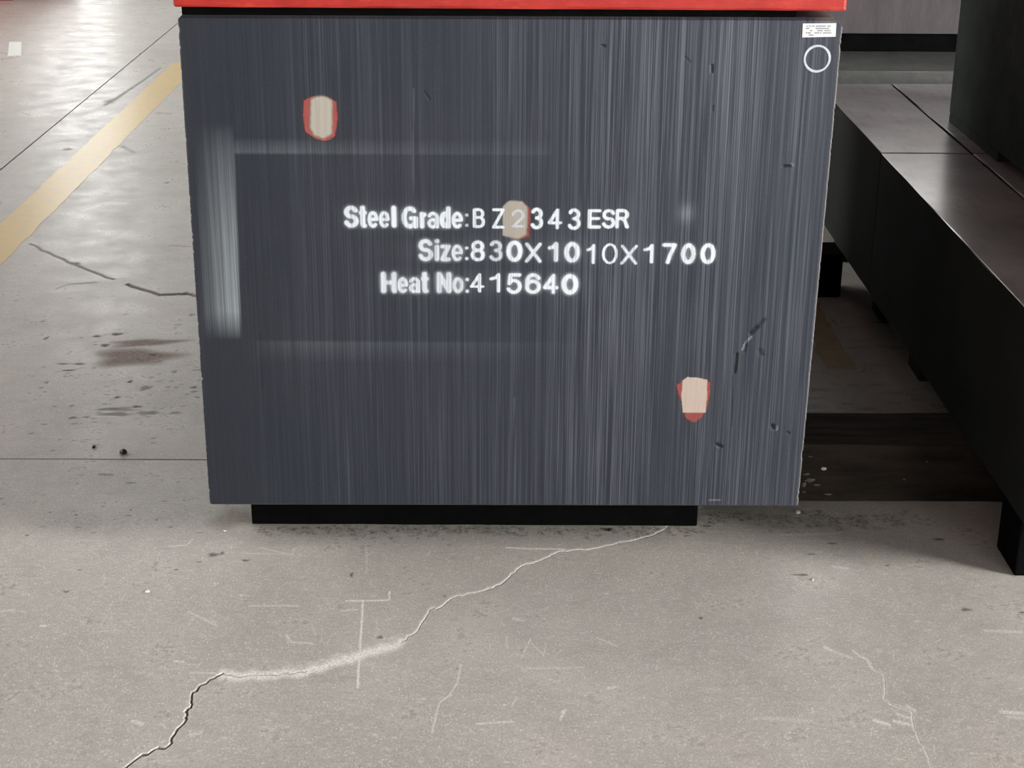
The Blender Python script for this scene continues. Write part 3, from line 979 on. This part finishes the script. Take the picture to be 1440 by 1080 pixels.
p1 = patch('primer_patch', [(427, 141), (440, 135), (458, 136), (473, 143), (475, 168), (471, 192), (458, 199), (444, 195), (429, 185), (426, 162)], -.0003, M_PRIMER, steel)
p1['label'] = 'red primer showing around a ground test spot'
q1 = patch('bare_patch', [(437, 140), (446, 135), (458, 136), (467, 141), (467, 188), (455, 195), (442, 190), (436, 180)], -.0006, M_BARE, p1, .98, 1.6)
q1['label'] = 'beige ground test spot near the top left'
p2 = patch('primer_patch', [(708, 290), (718, 282), (736, 284), (746, 294), (745, 333), (728, 337), (708, 330)], -.0003, M_PRIMER, steel, .75)
p2['label'] = 'pinkish rim of the ground test spot under the lettering'
q2 = patch('bare_patch', [(707, 290), (716, 282), (734, 283), (742, 291), (741, 330), (728, 336), (707, 331)], -.0006, M_BARE, p2, .82, 1.2)
q2['label'] = 'grey beige ground test spot under the digit 2'
p3 = patch('primer_patch', [(951, 541), (958, 537), (999, 536), (999, 552), (994, 575), (986, 588), (976, 594), (964, 588), (961, 570), (954, 556)], -.0003, M_PRIMER, steel, .82)
p3['label'] = 'red primer around the lower ground test spot'
q3 = patch('bare_patch', [(960, 535), (966, 530), (982, 531), (995, 534), (994, 560), (992, 580), (960, 580), (958, 556)], -.0006, M_BARE2, p3, 1.0, .7)
q3['label'] = 'pinkish beige ground test spot near the lower right'


def ring(cu, cv, r, w, y, name, mat, parent):
    c = on_face(cu, cv)
    n = 56
    V, F = [], []
    for i in range(n):
        a = 2 * math.pi * i / n
        ww = w * (1 + .12 * math.sin(3 * a + 1))
        for rr, yy in ((r - ww / 2, .0), (r - ww / 2 + .0004, y), (r + ww / 2 - .0004, y), (r + ww / 2, .0)):
            V.append((c[0] + rr * math.cos(a), yy, c[2] + rr * math.sin(a) * 1.02))
    for i in range(n):
        j = (i + 1) % n
        for q in range(3):
            F.append((i * 4 + q, i * 4 + q + 1, j * 4 + q + 1, j * 4 + q))
    return link(name, mesh_np(name, V, F), mat, parent)


ring(1149, 82.5, .0192, .0036, -.0007, 'marker_ring', M_RING, steel)['label'] = 'white painted circle below the paper label'


def quad_plate(name, pts, y0, y1, mat, parent):
    P = [on_face(u, v) for u, v in pts]
    V = [(p[0], y0, p[2]) for p in P] + [(p[0], y1, p[2]) for p in P]
    F = [(3, 2, 1, 0), (4, 5, 6, 7)] + [(i, (i + 1) % 4, (i + 1) % 4 + 4, i + 4) for i in range(4)]
    me = mesh_np(name, V, F)
    o = link(name, me, mat, parent)
    return o


lab = quad_plate('paper_label', [(1129, 33), (1176, 32.5), (1175, 51.5), (1128, 52.5)], 0, -.0009, M_PAPER, steel)
lab['label'] = 'small white printed paper label'
# faint print, too small to read: short strokes on the paper
for r_, (v, spans) in enumerate([(36.6, [(1134, 1136), (1137.5, 1140), (1141.5, 1145), (1147, 1161), (1163, 1168)]), (39.9, [(1133, 1138), (1147, 1166)]), (43.0, [(1139, 1142), (1149, 1157), (1159, 1168)]),
                                  (46.2, [(1133, 1135), (1136, 1140), (1145, 1152), (1153, 1155), (1157, 1169)]), (49.2, [(1137, 1144)])]):
    for (a_, b2) in spans:
        quad_plate('print_stroke', [(a_, v - .75), (b2, v - .8), (b2, v + .6), (a_, v + .65)], -.0009, -.0014, M_INK, lab)

# ------------------------------------------------------------------ red block on top, on thin shims
red = tag(rough_box('red_block', -.506, .5110, -.012, 1.69, .9525, 1.65, M_RED, None, .004, .0010, .05, 5),
          'red painted steel block stacked on top of the dark lettered block', 'steel block')
for y, x1, d in ((.008, .440, 'added at the front to paint the dark of the gap'), (.75, .44, 'in the middle'), (1.55, .44, 'at the far end')):  # front strip is black fill that paints the slot's shade
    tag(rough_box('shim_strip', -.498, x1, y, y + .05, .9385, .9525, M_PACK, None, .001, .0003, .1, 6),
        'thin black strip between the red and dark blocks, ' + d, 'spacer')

# ------------------------------------------------------------------ supports
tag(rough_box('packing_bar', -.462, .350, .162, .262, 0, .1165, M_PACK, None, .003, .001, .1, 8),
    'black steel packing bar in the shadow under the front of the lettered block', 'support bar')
tag(rough_box('packing_bar', .875, 1.74, -.025, .085, 0, .1165, M_PACK, None, .003, .001, .1, 28),  # added bar: blocks the right window's light and deepens the floor shadow
    'added black bar under the near end of the grey slabs, shaping the shadow', 'support bar')
fbeam = empty('timber_bearer', (.6, .35, 0))
tag(fbeam, 'grimy dark timber bearer lying on the floor right of the lettered block', 'timber beam')
rough_box('beam', -.47, 1.95, .270, .430, 0, .1165, M_TIMBER, fbeam, .005, .002, .06, 9)
for (u, v, w, h) in [(1159, 660, .010, .008), (1134, 668, .014, .006), (1139, 676, .020, .010), (1131, 683, .012, .010), (1150, 683, .016, .004), (1165, 696, .022, .003), (1304, 650, .004, .004), (1140, 643, .010, .003), (1131, 693, .010, .004), (1272, 675, .008, .003)]:
    p = on_face(u, v, .266)
    rr = random.Random(int(u * 3 + v)); n = 9
    vv = [(p[0], .2645, p[2])] + [(p[0] + w / 2 * rr.uniform(.5, 1.2) * math.cos(t * 2 * math.pi / n), .2695, p[2] + h / 2 * rr.uniform(.5, 1.2) * math.sin(t * 2 * math.pi / n)) for t in range(n)]
    me = bpy.data.meshes.new('paint_fleck'); me.from_pydata(vv, [], [(0, 1 + t, 1 + (t + 1) % n) for t in range(n)])
    link('paint_fleck', me, M_CHIP if (u, v) == (1159, 660) else M_FLECK, fbeam)
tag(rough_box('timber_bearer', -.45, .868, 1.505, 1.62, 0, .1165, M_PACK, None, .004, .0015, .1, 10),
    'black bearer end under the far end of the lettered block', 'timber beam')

# ------------------------------------------------------------------ plates on the right
def slab(name, x0, x1, y0, y1, z0, z1, mat, label, cat, seed, bev=.0025, group=None):
    return tag(rough_box(name, x0, x1, y0, y1, z0, z1, mat, None, bev, .0008, .12, seed), label, cat, group)


slab('steel_slab', .866, 1.074, -.08, 1.189, .1165, .455, M_SLAB, 'long flat grey steel slab with a bright top edge, across the dark channel from the lettered block', 'steel slab', 11)
slab('steel_slab', 1.079, 1.75, -.085, 1.1885, .1165, .456, M_SLAB, 'flat grey steel slab under the near part of the dark olive block', 'steel slab', 12)
slab('steel_slab', .867, 1.073, 1.1905, 2.03, .1165, .456, M_SLAB, 'narrow grey steel slab lying beyond the crosswise joint', 'steel slab', 13)
slab('steel_slab', 1.079, 1.75, 1.1905, 2.03, .1165, .457, M_SLAB, 'wide grey steel slab beyond the crosswise joint, beside the narrow one', 'steel slab', 14)
for y, x0, d in ((.90, .93, 'under the middle of the grey slabs'), (1.30, .93, 'under the grey slabs beyond the joint'), (1.82, .93, 'under the far end of the grey slabs')):
    tag(rough_box('timber_bearer', x0, 1.95, y, y + .11, 0, .1165, M_TIMBER, None, .004, .0015, .1, 15), 'dark timber bearer ' + d, 'timber beam')
slab('steel_block', 1.108, 1.75, -.06, 1.535, .480, 1.60, M_OLIVE, 'dark olive steel block standing on the grey slabs at the right edge', 'steel block', 17, .005)
slab('spacer_bar', 1.109, 1.74, 1.10, 1.530, .457, .480, M_OLIVE, 'flat dark bar under the far end of the olive block', 'spacer', 18, .002)
slab('spacer_bar', 1.15, 1.74, .10, .25, .456, .480, M_OLIVE, 'flat dark bar under the near end of the olive block', 'spacer', 19, .002)
yb = on_floor(1250, 76, .455)[1]
slab('steel_slab', .70, 2.40, 2.235, 3.3, .1165, .455, M_SLABD, 'dull mottled steel slab behind the end of the grey slabs', 'steel slab', 20)
for y in (2.4, 3.1):
    tag(rough_box('timber_bearer', .75, 2.35, y, y + .11, 0, .1165, M_TIMBER, None, .004, .0015, .1, 21), 'dark timber bearer under the %s of the dull mottled slab' % ('front' if y < 3 else 'back'), 'timber beam')
zb = on_face(1250, 47.5, yb + .03)[2]
slab('steel_block', .72, 2.38, yb + .03, yb + .75, zb, .87, M_FARB, 'purplish grey steel block in the background above a black gap', 'steel block', 22)
for y in (yb + .045, yb + .60):  # front bar set forward so its black paints the gap's shade
    slab('spacer_bar', .78, 2.3, y, y + .08, .455, zb, M_PACK, 'black bar in the gap under the purplish block, %s' % ('front one painting the shade of the gap' if y < yb + .4 else 'back one'), 'spacer', 23, .002)

# far red block at the edge of the view
slab('steel_block', -4.2, -2.76, 6.75, 8.2, .0, .35, M_RED, 'red steel block far back on the floor in the top left corner', 'steel block', 24)


# ------------------------------------------------------------------ loose bits on the floor
def pebble(u, v, sx, sy, sz, mat, label, name='stone_chip', seed=0, z=0.0):
    p = on_floor(u, v, z)
    bm = bmesh.new()
    bmesh.ops.create_icosphere(bm, subdivisions=2, radius=1)
    rr = random.Random(seed)
    for vert in bm.verts:
        n_ = vert.co.normalized()
        k = 1 + .18 * math.sin(3 * n_.x + seed) + .14 * math.sin(4 * n_.y + 2 * seed) + rr.uniform(-.08, .08)
        vert.co = Vector((n_.x * sx * k, n_.y * sy * k, max(-.25, n_.z * k) * sz))
    me = bpy.data.meshes.new(name); bm.to_mesh(me); bm.free()
    o = link(name, me, mat)
    o.location = (p[0], p[1], z + .24 * sz)
    return tag(o, label, 'stone')


pebble(173, 637, .0085, .008, .006, M_STONE, 'black stone chip just behind the floor joint left of the block', seed=1)
pebble(132, 629, .004, .005, .003, M_STONE, 'tiny black stone chip left of the larger black one', seed=2)
pebble(1122, 721, .0055, .005, .003, M_CHIP, 'small white chip on the floor at the foot of the block', seed=3)
pebble(316, 747, .003, .003, .002, M_CHIP, 'tiny white chip on the floor below the left corner of the block', seed=4)
pebble(207, 832, .004, .004, .0025, M_CHIP, 'tiny white chip lying alone on the open floor at left', seed=5)
pebble(1142, 816, .0028, .003, .002, M_CHIP, 'tiny white chip on the open floor at right', seed=6)
pebble(858, 746, .006, .005, .004, M_STONE, 'black crumb in the shadow below the lettered block', seed=7)
